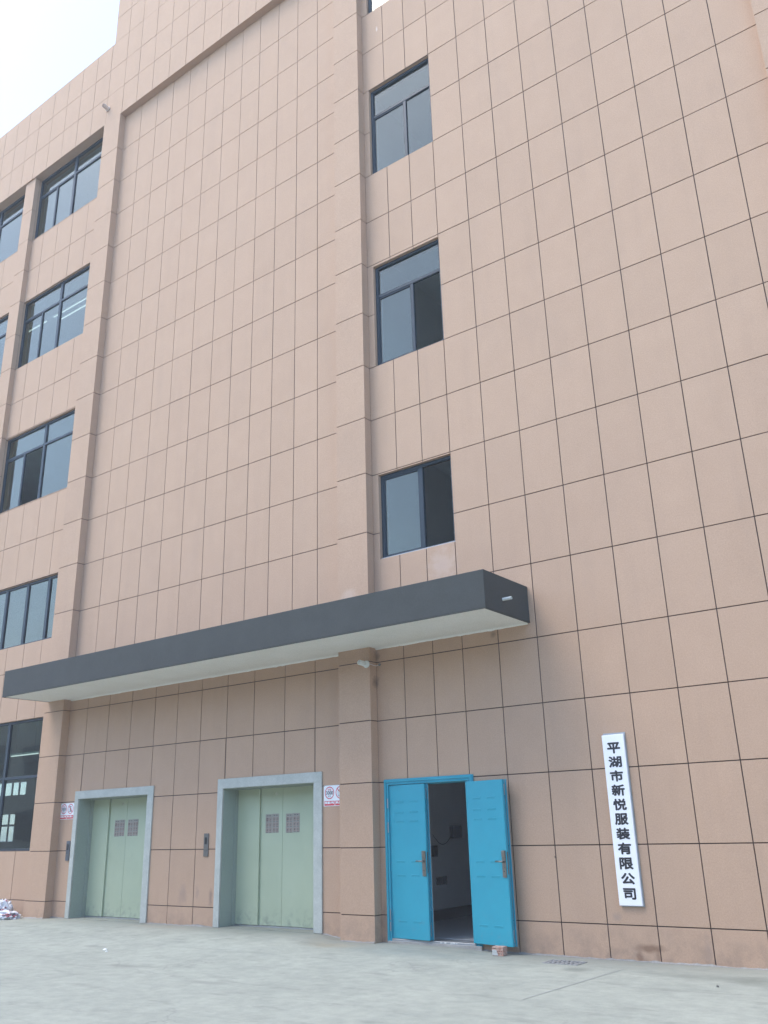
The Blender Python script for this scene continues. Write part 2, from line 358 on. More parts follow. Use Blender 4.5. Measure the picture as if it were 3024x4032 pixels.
def project(x, y, z):
    d = Vector((x, y+10.8, z-1.539)); zc = d.dot(cf)
    if zc <= 0.1: return None
    return 384 + 878.3*d.dot(cr)/zc, 512 + 878.3*d.dot(cd)/zc
def vis_area(x0, x1, y, z0, z1):
    ps = [project(x, y, z) for x, z in ((x0, z0), (x1, z0), (x1, z1), (x0, z1))]
    if any(p is None for p in ps): return 0
    if max(p[0] for p in ps) < 0 or min(p[0] for p in ps) > 768 or max(p[1] for p in ps) < 0 or min(p[1] for p in ps) > 1024: return 0
    return abs(sum(ps[i][0]*ps[(i+1) % 4][1]-ps[(i+1) % 4][0]*ps[i][1] for i in range(4)))/2

panels = []      # (area, list of boxes)
G = 0.0066
def region(xl, zl, y=0.0, th=0.0105, ops=OPL, gl=0, gr=0, gb=0):
    for i in range(len(xl)-1):
        for j in range(len(zl)-1):
            x0 = xl[i] + (G if i > 0 or gl else 0); x1 = xl[i+1] - (G if i < len(xl)-2 or gr else 0)
            z0 = zl[j] + (G if j > 0 or gb else 0); z1 = zl[j+1] - (G if j < len(zl)-2 else 0)
            rs = minus((x0, x1, z0, z1), ops)
            if rs:
                pr = random.uniform(-0.0012, 0.0012)
                panels.append((sum(vis_area(r[0], r[1], y, r[2], r[3]) for r in rs), [(r[0], r[1], y+pr, y+th, r[2], r[3]) for r in rs]))
up = [z for z in ROWS if z > 4.9]; lo = [z for z in ROWS if z < 4]
region([-15.945]+LC+[-8.745], [4.3]+up+[HZ])
region([-15.95]+MC+[-8.745], [0]+lo+[4.3])
region([-8.128, -7.619, -7.118, -6.596, -5.975], [4.3]+up+[HZ], gr=1)
region([-8.128, -7.608, -7.081, -6.569, -5.975], [0]+lo+[4.3], gr=1)
region([-5.975]+RC+[-1.145], [0]+ROWS+[HZ], gl=1)
region([-0.45, 0.15, 0.75, 1.35, 1.95, 2.55, 3.15, 3.75, 4.35, 4.95, 5.55, 6.15, 6.75, 7.35, 8.0], [0]+ROWS+[HZ])
region([-19.79, -19.24, -18.57, -17.89, -17.22, -16.62], [3.9]+up+[HZ])
region([-19.79, -19.31, -18.66, -18.0, -17.37, -16.62], [0, 0.37, 1.273, 3.9])
region([-23.4, -22.9, -22.45, -21.8, -21.145, -20.27], [0, 0.37, 1.273, 3.9, 4.972]+[z for z in ROWS if z > 5]+[HZ])
HB = [-16.572]+[-17.224, -17.887, -18.55, -19.242, -19.919, -20.5, -21.141, -21.8, -22.45, -23.1, -23.75, -24.4, -25.05, -25.7, -26.35, -27.0]
HX = sorted(HB) + [-15.89, -15.3, -14.68, -14.05, -13.43, -12.81, -12.19, -11.61, -11.04, -10.465, -9.888, -9.324, -8.745, -8.12, -7.6, -7.1, -6.58, -5.975]+RC+[-1.145, -0.5, 0.15, 0.75, 1.35, 1.95, 2.55, 3.15, 3.75, 4.35, 4.95, 5.55, 6.15, 6.75, 7.35, 8.0]
region(HX, [HZ, 20.165, 21.07, 22.0], y=-PD, ops=[])
region([-16.5]+[x for x in HX if x > -16], [22.0, 22.9, 23.8, 24.7, 25.6, 26.5], y=-PD, ops=[], gb=1)
# pilasters: each course wraps front and sides
for (px0, px1, pd) in ((-16.615, -15.945, PD), (-8.745, -8.128, PD), (-20.27, -19.79, 0.13), (-23.9, -23.4, 0.13), (-1.145, -0.45, PD), (-27.0, -26.5, 0.13)):
    zl = [0]+ROWS+[HZ]
    for j in range(len(zl)-1):
        z0 = zl[j]+(G if j else 0); z1 = zl[j+1]-(G if j < len(zl)-2 else 0)
        panels.append((vis_area(px0, px1, -pd, z0, z1)*1.3, [(px0, px1, -pd, 0.0, z0, z1)]))
    MB().box(px0+0.011, px1-0.011, -pd+0.011, 0.004, 0, HZ).build('pilaster_core', JOINT, BLD)
region([-26.5, -25.85, -25.2, -24.55, -23.9], [0, 0.37, 1.273]+[z for z in ROWS if z > 3.9]+[HZ])
panels.sort(key=lambda p: -p[0])
print('panels', len(panels), 'visible', sum(p[0] > 0 for p in panels))
for a, boxes in panels[:299]:
    m = MB()
    for b in boxes: m.box(*b)
    x0 = min(b[0] for b in boxes); z0 = min(b[4] for b in boxes)
    m.build('wall_panel', WALL, BLD, bevel=0.0015, origin=(x0, boxes[0][2], z0))
m = MB()
for a, boxes in panels[299:]:
    for b in boxes: m.box(*b)
o = m.build('wall_panel_field', WALL, BLD); o['kind'] = 'stuff'

# dark joint backing behind the grooves and the masonry wall behind it
jb = MB(); core = MB()
for r in minus((-40, 8, 0, HZ), OPL): jb.quad((r[0], .0108, r[2]), (r[1], .0108, r[2]), (r[1], .0108, r[3]), (r[0], .0108, r[3]))
jb.quad((-40, -PD+.0108, HZ), (8, -PD+.0108, HZ), (8, -PD+.0108, 22), (-40, -PD+.0108, 22)); jb.quad((-16.5, -PD+.0108, 22), (8, -PD+.0108, 22), (8, -PD+.0108, 26.5), (-16.5, -PD+.0108, 26.5))
jb.build('wall_joint', JOINT, BLD)
for r in minus((-40, 8, -0.3, HZ), OPL): core.box(r[0], r[1], 0.0112, 0.24, r[2], r[3])
core.box(-40, 8, -PD+.0112, 0.24, HZ+0.0005, 22.0); core.box(-16.5, 8, -PD+.0112, 0.24, 22.0005, 26.5)
core.build('wall', WALL, BLD)
# rest of the shell: slabs, back and side walls, roof
sh = MB()
for z in (8.15, 12.15, 16.15, 20.3): sh.box(-40, 8, 0.2405, 10, z, z+0.18)
sh.box(-40, 8, 0.2405, 10, 4.35, 4.6)
for r in minus((-40, 8, 0.0, 22), [(-39, -33.75, 1.38, 2.4), (-39, -33.2, 3.12, 3.62)]): sh.box(r[0], r[1], 10, 10.24, r[2], r[3])
sh.box(-40.24, -40.0005, 0.0, 10.24, 0, 22); sh.box(8.0005, 8.24, 0, 10.24, 0, 26.5); sh.box(-16.5, 8, 10.2, 10.24, 22, 26.5)
sh.box(-16.5, -16.26, 0.2405, 10.2, 22, 26.5); sh.box(-16.5, 8, -.1, 10.24, 26.4, 26.499)
for x in (-16.26, -8.72, -5.6): sh.box(x, x+0.12, 0.2405, 10, 0.1, 22)
sh.box(-8.6, -5.6, 4.2, 4.3, 0.095, 22)
sh.box(-16.14, -8.72, 3, 3.1, 4.6, 22)
sh.build('interior_wall', INTERIOR, BLD)
fl = MB().box(-40, 8, 0.2405, 10, -0.1, 0.095); fl.build('interior_floor', INFLOOR, BLD)
MB().box(-8.5995, -8.585, 0.25, 6, 0.095, 0.26).build('skirting_board', SKIRT, BLD)
# frames of the hall's rear windows
rw = MB()
for x in (-39, -38.1, -37.2, -36.3, -35.4, -34.85, -34.3, -33.8): rw.box(x, x+0.06, 10.05, 10.1, 1.38, 2.4); rw.box(x, x+0.06, 10.05, 10.1, 3.12, 3.62)
rw.box(-39, -33.75, 10.02, 10.049, 1.94, 2.02)
rw.build('rear_window_frame', FRAME, BLD)
# fluorescent tubes seen through the glass
for (x0, x1, y, z) in ((-20.0, -15.9-0.4, 1.0, 15.27), (-19.6, -16.35, 1.0, 15.05), (-19.64, -18.5, 1.0, 3.295), (-22.2, -20.3, 1.0, 15.27)):
    f = MB().box(x0, x1, y, y+0.05, z+0.03, z+0.07).build('ceiling_light', WHITE, BLD)
    MB().tube([(x0+.02, y+.025, z+0.014), (x1-.02, y+.025, z+0.014)], 0.013, 8).build('tube', TUBE, f)
    r = MB()
    for x in (x0+0.2, x1-0.2): r.tube([(x, y+0.025, z+0.07), (x, y+0.025, 16.15 if z > 10 else 4.35)], 0.004, 5)
    r.build('suspension_rod', GALV, f)
# things on the stair room wall
fb = MB().box(-8.5995, -8.52, 2.58, 2.86, 1.33, 1.53).build('fuse_box', SKIRT, BLD, bevel=0.004)
MB().box(-8.5995, -8.53, 2.0, 2.1, 1.06, 1.23).build('switch', SKIRT, BLD, bevel=0.004)
for k in range(2): MB().box(-8.5995, -8.58, 2.11+k*0.16, 2.25+k*0.16, 0.62, 0.745).build('socket', SKIRT, BLD, bevel=0.003)
MB().tube([(-8.59, 2.05+0.6*t/10, 1.40-0.16*math.sin(math.pi*t/10)+0.0*t) for t in range(11)], 0.004, 5).build('cable', SKIRT, BLD)

# ------------------------------------------------------------------ windows
def window(op, mull=(), transom=None, sub=(), open_=(), lb=None, sashes=()):
    x0, x1, z0, z1 = op; w = 0.055; y0, y1 = 0.062, 0.122
    f = MB()
    f.box(x0, x0+w, y0, y1, z0, z1).box(x1-w, x1, y0, y1, z0, z1).box(x0+w, x1-w, y0, y1, z0, z0+w*0.8).box(x0+w, x1-w, y0, y1, z1-w, z1)
    cols = [x0+w*0.5]+list(mull)+[x1-w*0.5]
    for mx in mull: f.box(mx-0.045, mx+0.045, y0+.002, y1-.002, z0+w*0.8, z1-w)
    panes = []
    if transom:
        xs_ = [x0+w]+[v for mx in mull for v in (mx-0.045, mx+0.045)]+[x1-w]
        for i in range(0, len(xs_), 2): f.box(xs_[i], xs_[i+1], y0+.004, y1-.004, transom-0.03, transom+0.03)
        for s_ in sub: f.box(s_-0.03, s_+0.03, y0+.006, y1-.006, z0+w*0.8, transom-0.03)
    root = f.build('window', FRAME, BLD, bevel=0.004, origin=(x0, y0, z0))
    if lb: root['label'] = lb
    zt = transom if transom else z1-w
    for i in range(len(cols)-1):
        a, b = cols[i], cols[i+1]
        if transom: panes.append((a, b, transom+0.02, z1-w*0.7, False))
        ss_ = [a]+[s_ for s_ in sub if a < s_ < b]+[b]
        for k in range(len(ss_)-1): panes.append((ss_[k], ss_[k+1], z0+w*0.5, zt-0.015 if transom else zt+0.015, True))
    for k, (a, b, c, d, sash) in enumerate(panes):
        if k in open_: continue
        t = random.uniform(-0.0022, 0.0022); u = random.uniform(-0.0022, 0.0022); yy = 0.095
        if k in sashes:
            q = 0.042; sm = MB(); ya, yb = 0.076, 0.112
            sm.box(a, a+q, ya, yb, c, d).box(b-q, b, ya, yb, c, d).box(a+q, b-q, ya, yb, c, c+q).box(a+q, b-q, ya, yb, d-q, d)
            sm.build('sash', FRAME, root, bevel=0.003)
        pm = MB(); pm.quad((a, yy-t, c), (b, yy+t, c), (b, yy+t+u, d), (a, yy-t+u, d)); n = [Vector(v) for v in pm.v]
        pm.v = [tuple(v) for v in n]+[(v.x, v.y+0.006, v.z) for v in n]; pm.f = [(0, 1, 2, 3), (7, 6, 5, 4), (0, 4, 5, 1), (1, 5, 6, 2), (2, 6, 7, 3), (3, 7, 4, 0)]
        pm.build('pane', GLASS, root)
    return root
window(OPS['ra'], (), 14.50, (-7.215,), (), sashes=(1,))
window(OPS['rb'], (), 10.45, (-7.225,), (2,), sashes=(1,), lb='window with its right sash open, level with the second spandrel')
window(OPS['rc'], (-7.215,), None, (), (1,), sashes=(0,), lb='low window just above the canopy with its right half open')
window(OPS['rt'], (), 18.5, (-7.215,), (), sashes=(1,))
window(OPS['w1'], (-18.14,), 18.64, (-18.94,), (), sashes=(1,))
window(OPS['w2'], (-18.14,), 14.57, (-18.93,), (), sashes=(1,))
window(OPS['w3'], (-18.13,), 10.51, (-18.96,), (2,), sashes=(1,), lb='window with one open dark sash')
window(OPS['w4'], (-19.72+0.75, -18.12, -17.29), None, (), ())
window(OPS['w5'], (-18.22,), 2.71, (), ())
for n, tz in (('w1', 18.64), ('w2', 14.57), ('w3', 10.51), ('w5', 2.71)): window(OPS[n+'b'], (-21.85,), tz, (-22.65,) if n != 'w5' else (), (), sashes=(1,))
window(OPS['w4b'], (-22.6, -21.8, -21.0), None, (), ())
# cement sill line under the low window
MB().box(-7.995, -6.595, 0.02, 0.0618, 5.5605, 5.575).build('sill', GALV, BLD)

# ------------------------------------------------------------------ canopy
cp = MB()
cx0, cx1, cy0, cz0, cz1 = -16.48, -5.458, -1.205, 4.142, 4.652
cp.box(cx0, cx1, cy0, 0.0002, cz0+0.012, cz1)
can = cp.build('canopy', FASCIA, BLD, bevel=0.004, origin=(cx0, cy0, cz0)); can['label'] = 'long flat canopy with dark grey fascia and pale soffit'
# soffit with a ragged plaster edge along the wall
sf = MB(); n = 150; top = cz0+0.0118; pts = []
for i in range(n+1):
    x = cx0+0.03+(cx1-cx0-0.06)*i/n
    w = -0.002+0.012*noise.noise(Vector((x*3.1, 0, 0)))+0.008*noise.noise(Vector((x*11, 3, 0)))
    pts.append((x, w))
for i in range(n):
    (xa, ya), (xb, yb) = pts[i], pts[i+1]
    za, zb = cz0-0.02-0.02*abs(noise.noise(Vector((xa*6, 7, 0)))), cz0-0.02-0.02*abs(noise.noise(Vector((xb*6, 7, 0))))
    sf.quad((xa, cy0+0.03, cz0), (xb, cy0+0.03, cz0), (xb, -0.03, cz0), (xa, -0.03, cz0))
    sf.quad((xa, -0.03, cz0), (xb, -0.03, cz0), (xb, 0.0, zb), (xa, 0.0, za))
sf.build('soffit', SOFFIT, can)
lip = MB(); lip.box(cx0, cx1, cy0, cy0+0.0295, cz0-0.004, cz0+0.0119).box(cx0, cx0+0.0295, cy0+.03, 0, cz0-0.004, cz0+0.0119).box(cx1-0.0295, cx1, cy0+.03, 0, cz0-0.004, cz0+0.0119)
lip.build('drip_edge', FASCIA, can)
pp = MB(); pp.tube([(cx1-0.02, -0.73, 4.335), (cx1+0.13, -0.73, 4.335)], 0.022, 14, caps=False).tube([(cx1+0.13, -0.73, 4.335), (cx1-0.02, -0.73, 4.335)], 0.018, 14, caps=False)
pp.build('drain_pipe', WHITE, can, smooth=True)
# white smear of cement on top of the canopy by the left pilaster
MB().box(-16.6, -15.95, -0.19, -0.1702, 4.6525, 4.72).build('cement_fillet', SURROUND, BLD)

# ------------------------------------------------------------------ lifts
def lift(op, ox0, ox1, oz, steps, lb):
    x0, x1, _, z1 = op; yf = -0.026; yd = 0.36; zb = 0.06
    f = MB()
    f.box(ox0, x0, yf, 0.0, zb+0.035, z1).box(x1, ox1, yf, 0.0, zb+0.035, z1).box(ox0, ox1, yf, 0.0, z1, oz)
    s = f.build('lift_surround', SURROUND, BLD, bevel=0.004, origin=(x0, 0, zb)); s['label'] = lb
    j = MB()
    j.box(x0-0.002, x0+0.008, 0.0012, 0.255, zb, z1).box(x1-0.008, x1+0.002, 0.0012, 0.255, zb, z1).box(x0+0.008, x1-0.008, 0.0012, 0.255, z1-0.008, z1+0.002)
    j.box(x0-0.02, x0+0.022, 0.2552, 0.40, zb, z1).box(x1-0.022, x1+0.02, 0.2552, 0.40, zb, z1).box(x0+0.022, x1-0.022, 0.2552, 0.40, z1-0.02, z1+0.02)
    j.build('jamb', JAMB, s)
    xl = [x0+0.022]+steps+[x1-0.022]
    for k in range(4):
        back = -0.034 if k in (0, 3) else 0.0
        a = xl[k]+(0.002 if k == 2 else 0); b = xl[k+1]-(0.002 if k == 1 else 0)
        if k == 0: b += 0.0
        if k == 1: a -= 0.04
        if k == 2: b += 0.04
        MB().box(a, b, yd+back, yd+back+(0.03 if k in (0, 3) else 0.022), 0.118, z1-0.021).build('lift_door_leaf', GREEN, s, bevel=0.002)
    MB().box(x0, x1, 0.30, 0.42, 0.085, 0.112).build('door_sill', GALV, s)
    cxx = (xl[2]+0.0); r = MB(); ring = [(cxx-0.14+0.017*math.cos(t*math.pi/8), yd-0.004, z1-0.115+0.017*math.sin(t*math.pi/8)) for t in range(17)]
    r.tube(ring, 0.004, 6, caps=False); r.build('key_escutcheon', WHITE, s)
    MB().box(x0-0.05, x1+0.05, 0.42, 0.45, 0, z1+0.1).build('shaft_wall', INTERIOR, s)
lift(OPS['lift1'], -15.50, -13.18, 2.345, [-14.87, -14.365, -13.87], 'concrete grey surround of the goods lift nearer the left pilaster')
lift(OPS['lift2'], -11.523, -9.215, 2.372, [-10.87, -10.38, -9.91], 'concrete grey surround of the goods lift nearer the blue door')
# concrete floor of the two lift niches
for n in ('lift1', 'lift2'):
    x0, x1, _, _ = OPS[n]; MB().box(x0-0.02, x1+0.02, 0.0, 0.42, 0.0, 0.0975).build('niche_floor', GROUND, BLD)

def poster(x0, z1, label):
    t = thing('lift_notice', label, 'notice', (x0, 0.358, z1-0.3), 'safety notices on the lift doors')
    for s_ in range(2):
        a = x0+s_*0.152; z0 = z1-0.298+0.004*s_
        sh_ = MB().box(a, a+0.148, 0.3572, 0.3592, z0, z0+0.294).build('notice_sheet', POSTER, t)
        pr = MB(); rg = MB()
        for k in range(5):
            if k == 2: continue
            pr.box(a+0.03+k*0.018, a+0.03+k*0.018+0.012, 0.3566, 0.3571, z0+0.262, z0+0.276)
        for i in range(2):
            for j in range(3):
                cx, cz = a+0.04+0.068*i, z0+0.212-0.082*j
                rg.tube([(cx+0.024*math.cos(q*math.pi/7), 0.3570, cz+0.024*math.sin(q*math.pi/7)) for q in range(15)], 0.0022, 4, caps=False)
                rr = random.Random(i*7+j*3+s_*11)
                if (i, j) == (0, 0) and s_ == 0:
                    pr.box(cx-0.016, cx+0.016, 0.3566, 0.3571, cz+0.004, cz+0.018).box(cx-0.018, cx+0.018, 0.3566, 0.3571, cz-0.018, cz-0.006)
                else:
                    pr.quad((cx-0.006, 0.3568, cz-0.016), (cx+0.006+0.006*rr.random(), 0.3568, cz-0.014), (cx+0.008*rr.random(), 0.3568, cz+0.012), (cx-0.008*rr.random()-0.002, 0.3568, cz+0.014))
                pr.box(cx-0.02, cx+0.02, 0.3566, 0.3571, cz-0.040, cz-0.034)
        pr.build('print', PRINT, t); rg.build('pictogram_rings', PINK, t)
poster(-14.71, 1.797, 'pair of safety notice sheets left of the seam, lift by the left pilaster')
poster(-14.318, 1.799, 'pair of safety notice sheets right of the seam, lift by the left pilaster')
poster(-10.758, 1.791, 'pair of safety notice sheets left of the seam, lift nearest the blue door')
poster(-10.305, 1.789, 'pair of safety notice sheets right of the seam, lift nearest the blue door')

def callpanel(x0, z0, w, h, label, m):
    t = thing('lift_call_panel', label, 'call panel', (x0, 0, z0), 'lift call panels')
    MB().box(x0, x0+w, -0.018, 0.0, z0, z0+h).build('plate', m, t, bevel=0.003)
    MB().box(x0+w*0.24, x0+w*0.74, -0.0205, -0.0182, z0+h*0.53, z0+h*0.83).build('display', BLACK, t, bevel=0.001)
    MB().tube([(x0+w/2, -0.024, z0+h*0.3), (x0+w/2, -0.0182, z0+h*0.3)], 0.012, 12).build('button', STEEL, t)
PLATE = mat('dull_steel_plate', (0.19, 0.18, 0.165), 0.4, 0.7)
PLATE2 = mat('dark_grey_plate', (0.12, 0.135, 0.15), 0.45, 0.4)
callpanel(-15.648, 1.092, 0.108, 0.352, 'dark grey lift call panel beside the left pilaster, under the weight sign', PLATE2)
callpanel(-11.818, 1.154, 0.11, 0.36, 'brownish steel lift call panel on the panels between the two lifts', PLATE)

# ------------------------------------------------------------------ lettering
def text_mesh(s):
    c = bpy.data.curves.new('t', 'FONT'); c.body = s; c.size = 1; c.align_x = 'LEFT'; c.resolution_u = 3
    o = bpy.data.objects.new('t', c); C.objects.link(o)
    dg = bpy.context.evaluated_depsgraph_get(); dg.update()
    me = bpy.data.meshes.new_from_object(o.evaluated_get(dg)); bpy.data.objects.remove(o); bpy.data.curves.remove(c)
    vs = [v.co.copy() for v in me.vertices]; fs = [tuple(p.vertices) for p in me.polygons]; bpy.data.meshes.remove(me)
    return vs, fs
def text_on_wall(s, cx, cz, w, h, y, m, parent, name='lettering', bold=0.0):
    """flat lettering centred at (cx,cz) and fitted to w x h, facing -y; bold thickens the strokes by that share of the width"""
    vs, fs = text_mesh(s)
    a, b, c_, d = min(v.x for v in vs), max(v.x for v in vs), min(v.y for v in vs), max(v.y for v in vs)
    if bold: w, h = w*(1-2*bold), h*(1-2*bold)
    offs = [(0, 0)]+([(math.cos(q*math.pi/4)*bold*w, math.sin(q*math.pi/4)*bold*w) for q in range(8)] if bold else [])
    V, F = [], []
    for k, (ox, oz) in enumerate(offs):
        n = len(V); V += [((v.x-(a+b)/2)/(b-a)*w+ox, -0.00012*k, (v.y-(c_+d)/2)/(d-c_)*h+oz) for v in vs]; F += [tuple(n+i for i in f) for f in fs]
    me = bpy.data.meshes.new(name); me.from_pydata(V, [], F); me.materials.append(m); me.update()
    o = bpy.data.objects.new(name, me); C.objects.link(o); o.parent = parent; o.location = Vector((cx, y, cz))-parent.location
    return o

sign = thing('company_sign', 'tall narrow white board with eleven black Chinese characters right of the blue door', 'sign', (-4.435, 0, 0.6))
sx0, sx1, sz0, sz1 = -4.578, -4.292, 0.592, 2.553
sg = MB(); sg.box(sx0, sx1, -0.038, -0.012, sz0, sz1); sg.build('board', SIGNW, sign, bevel=0.004)
MB().box(sx0+0.01, sx1+0.012, -0.0118, 0.0, sz0-0.012, sz1+0.022).build('backing_board', GALV, sign)
chs = '平湖市新悦服装有限公司'
for k, ch in enumerate(chs):
    cz = 2.392 + (0.722-2.392)*k/10 + (0.0 if k else 0)
    hh = 0.132 if ch not in '公司' else 0.124
    o = text_on_wall(ch, -4.435+0.0035*(0), cz, 0.172 if ch != '司' else 0.155, hh, -0.0395, INK, sign, 'character', bold=0.036)

def weight_sign(x0, z0, w, h, label):
    t = thing('weight_limit_sign', label, 'sign', (x0, 0, z0), 'weight limit signs beside the lifts')
    MB().box(x0, x0+w, -0.006, 0, z0, z0+h).build('card', CARD, t)
    def ring(cx, cz, r, extra=None):
        m = MB(); n = 28; r2 = r*0.86
        for k in range(n):
            a, b = 2*math.pi*k/n, 2*math.pi*(k+1)/n
            m.quad((cx+r*math.cos(a), -0.0072, cz+r*math.sin(a)*1.0), (cx+r*math.cos(b), -0.0072, cz+r*math.sin(b)), (cx+r2*math.cos(b), -0.0072, cz+r2*math.sin(b)), (cx+r2*math.cos(a), -0.0072, cz+r2*math.sin(a)))
        if extra:
            q = r*0.9/math.sqrt(2); e = r*0.055
            m.quad((cx-q-e, -0.0088, cz+q-e), (cx-q+e, -0.0088, cz+q+e), (cx+q+e, -0.0088, cz-q+e), (cx+q-e, -0.0088, cz-q-e))
        m.build('ring', RED, t)
    cx1_, cx2_ = x0+w*0.26, x0+w*0.74; cz = z0+h*0.64; r = w*0.205
    ring(cx1_, cz, r); ring(cx2_, cz, r, True)
    text_on_wall('限载', cx1_, cz+r*0.5, r*0.75, r*0.32, -0.0075, RED, t)
    text_on_wall('3000', cx1_, cz, r*1.5, r*0.60, -0.0075, INK, t, bold=0.006)
    text_on_wall('KG', cx1_, cz-r*0.53, r*0.62, r*0.32, -0.0075, INK, t)
    m = MB(); m.box(x0+w*0.03, x0+w*0.485, -0.0072, -0.0061, z0+h*0.03, z0+h*0.25).box(x0+w*0.515, x0+w*0.97, -0.0072, -0.0061, z0+h*0.03, z0+h*0.25); m.build('caption_bar', RED, t)
    text_on_wall('限重3吨', x0+w*0.2575, z0+h*0.165, w*0.41, h*0.115, -0.0078, CARD, t, bold=0.01)
    text_on_wall('禁止载人', x0+w*0.7425, z0+h*0.165, w*0.41, h*0.115, -0.0078, CARD, t, bold=0.01)
    # pictogram: person standing in a lift car
    p = MB(); y_ = -0.0078
    for (a, b, c_, d) in ((-0.5, 0.5, -0.56, -0.50), (-0.5, -0.44, -0.56, 0.35), (0.44, 0.5, -0.56, 0.35)): p.quad((cx2_+a*r, y_, cz+c_*r), (cx2_+b*r, y_, cz+c_*r), (cx2_+b*r, y_, cz+d*r), (cx2_+a*r, y_, cz+d*r))
    p.quad((cx2_-0.3*r, y_, cz+0.42*r), (cx2_+0.3*r, y_, cz+0.42*r), (cx2_+0.04*r, y_, cz+0.62*r), (cx2_-0.04*r, y_, cz+0.62*r))
    p.quad((cx2_-0.13*r, y_, cz-0.5*r), (cx2_-0.02*r, y_, cz-0.5*r), (cx2_-0.01*r, y_, cz-0.05*r), (cx2_-0.13*r, y_, cz-0.05*r)); p.quad((cx2_+0.02*r, y_, cz-0.5*r), (cx2_+0.13*r, y_, cz-0.5*r), (cx2_+0.13*r, y_, cz-0.05*r), (cx2_+0.01*r, y_, cz-0.05*r))
    p.quad((cx2_-0.15*r, y_, cz-0.06*r), (cx2_+0.15*r, y_, cz-0.06*r), (cx2_+0.17*r, y_, cz+0.2*r), (cx2_-0.17*r, y_, cz+0.2*r))
    p.quad(*[(cx2_+0.09*r*math.cos(q*math.pi/5), y_, cz+0.3*r+0.09*r*math.sin(q*math.pi/5)) for q in range(10)])
    p.build('pictogram', INK, t)
    for dx in (0.035, 0.965):
        MB().tube([(x0+w*dx, -0.010, z0+h*0.965), (x0+w*dx, -0.0061, z0+h*0.965)], 0.0045, 8).build('screw', INK, t)
weight_sign(-15.958, 1.838, 0.445, 0.297, 'white and red weight sign between the left pilaster and its lift surround')
weight_sign(-9.189, 1.858, 0.443, 0.302, 'white and red weight sign partly hidden behind the middle pilaster')

# ------------------------------------------------------------------ blue double door
fr = MB(); X0, X1, Z1 = -8.02, -6.507, 2.19
for (w0, w1, ya) in ((0.0, 0.018, -0.03), (0.018, 0.042, -0.040), (0.042, 0.060, -0.026), (0.060, 0.078, -0.034)):
    fr.box(X0+w0, X0+w1, ya, 0.0, 0.045, Z1-w0).box(X1-w1, X1-w0, ya, 0.0, 0.045, Z1-w0).box(X0+w1, X1-w1, ya, 0.0, Z1-w1, Z1-w0)
fr.box(X0+0.072, X0+0.084, 0.0002, 0.13, 0.045, Z1-0.08).box(X1-0.094, X1-0.078, 0.0002, 0.13, 0.045, Z1-0.08).box(X0+0.084, X1-0.094, 0.0002, 0.13, Z1-0.092, Z1-0.08)
dfr = fr.build('door_frame', BLUE, BLD, bevel=0.002)
th = MB().box(-7.94, -6.60, -0.03, 0.24, 0.05, 0.088).build('threshold', GALV, BLD, bevel=0.003)
sc = concrete('threshold_cement', (0.26, 0.25, 0.225), (0.40, 0.385, 0.35), 9.0)
MB().box(-8.0, -6.5, -0.05, -0.0305, 0.0, 0.062).build('threshold_cement', sc, BLD, bevel=0.004)
pk = MB(); rr = random.Random(3)
for k in range(9):
    x = -7.25+0.42*rr.random(); w_ = 0.008+0.03*rr.random(); pk.box(x, x+w_, -0.0312, -0.0302, 0.064+0.01*rr.random(), 0.078+0.006*rr.random())
pk.build('paint_chip', WHITE, th)

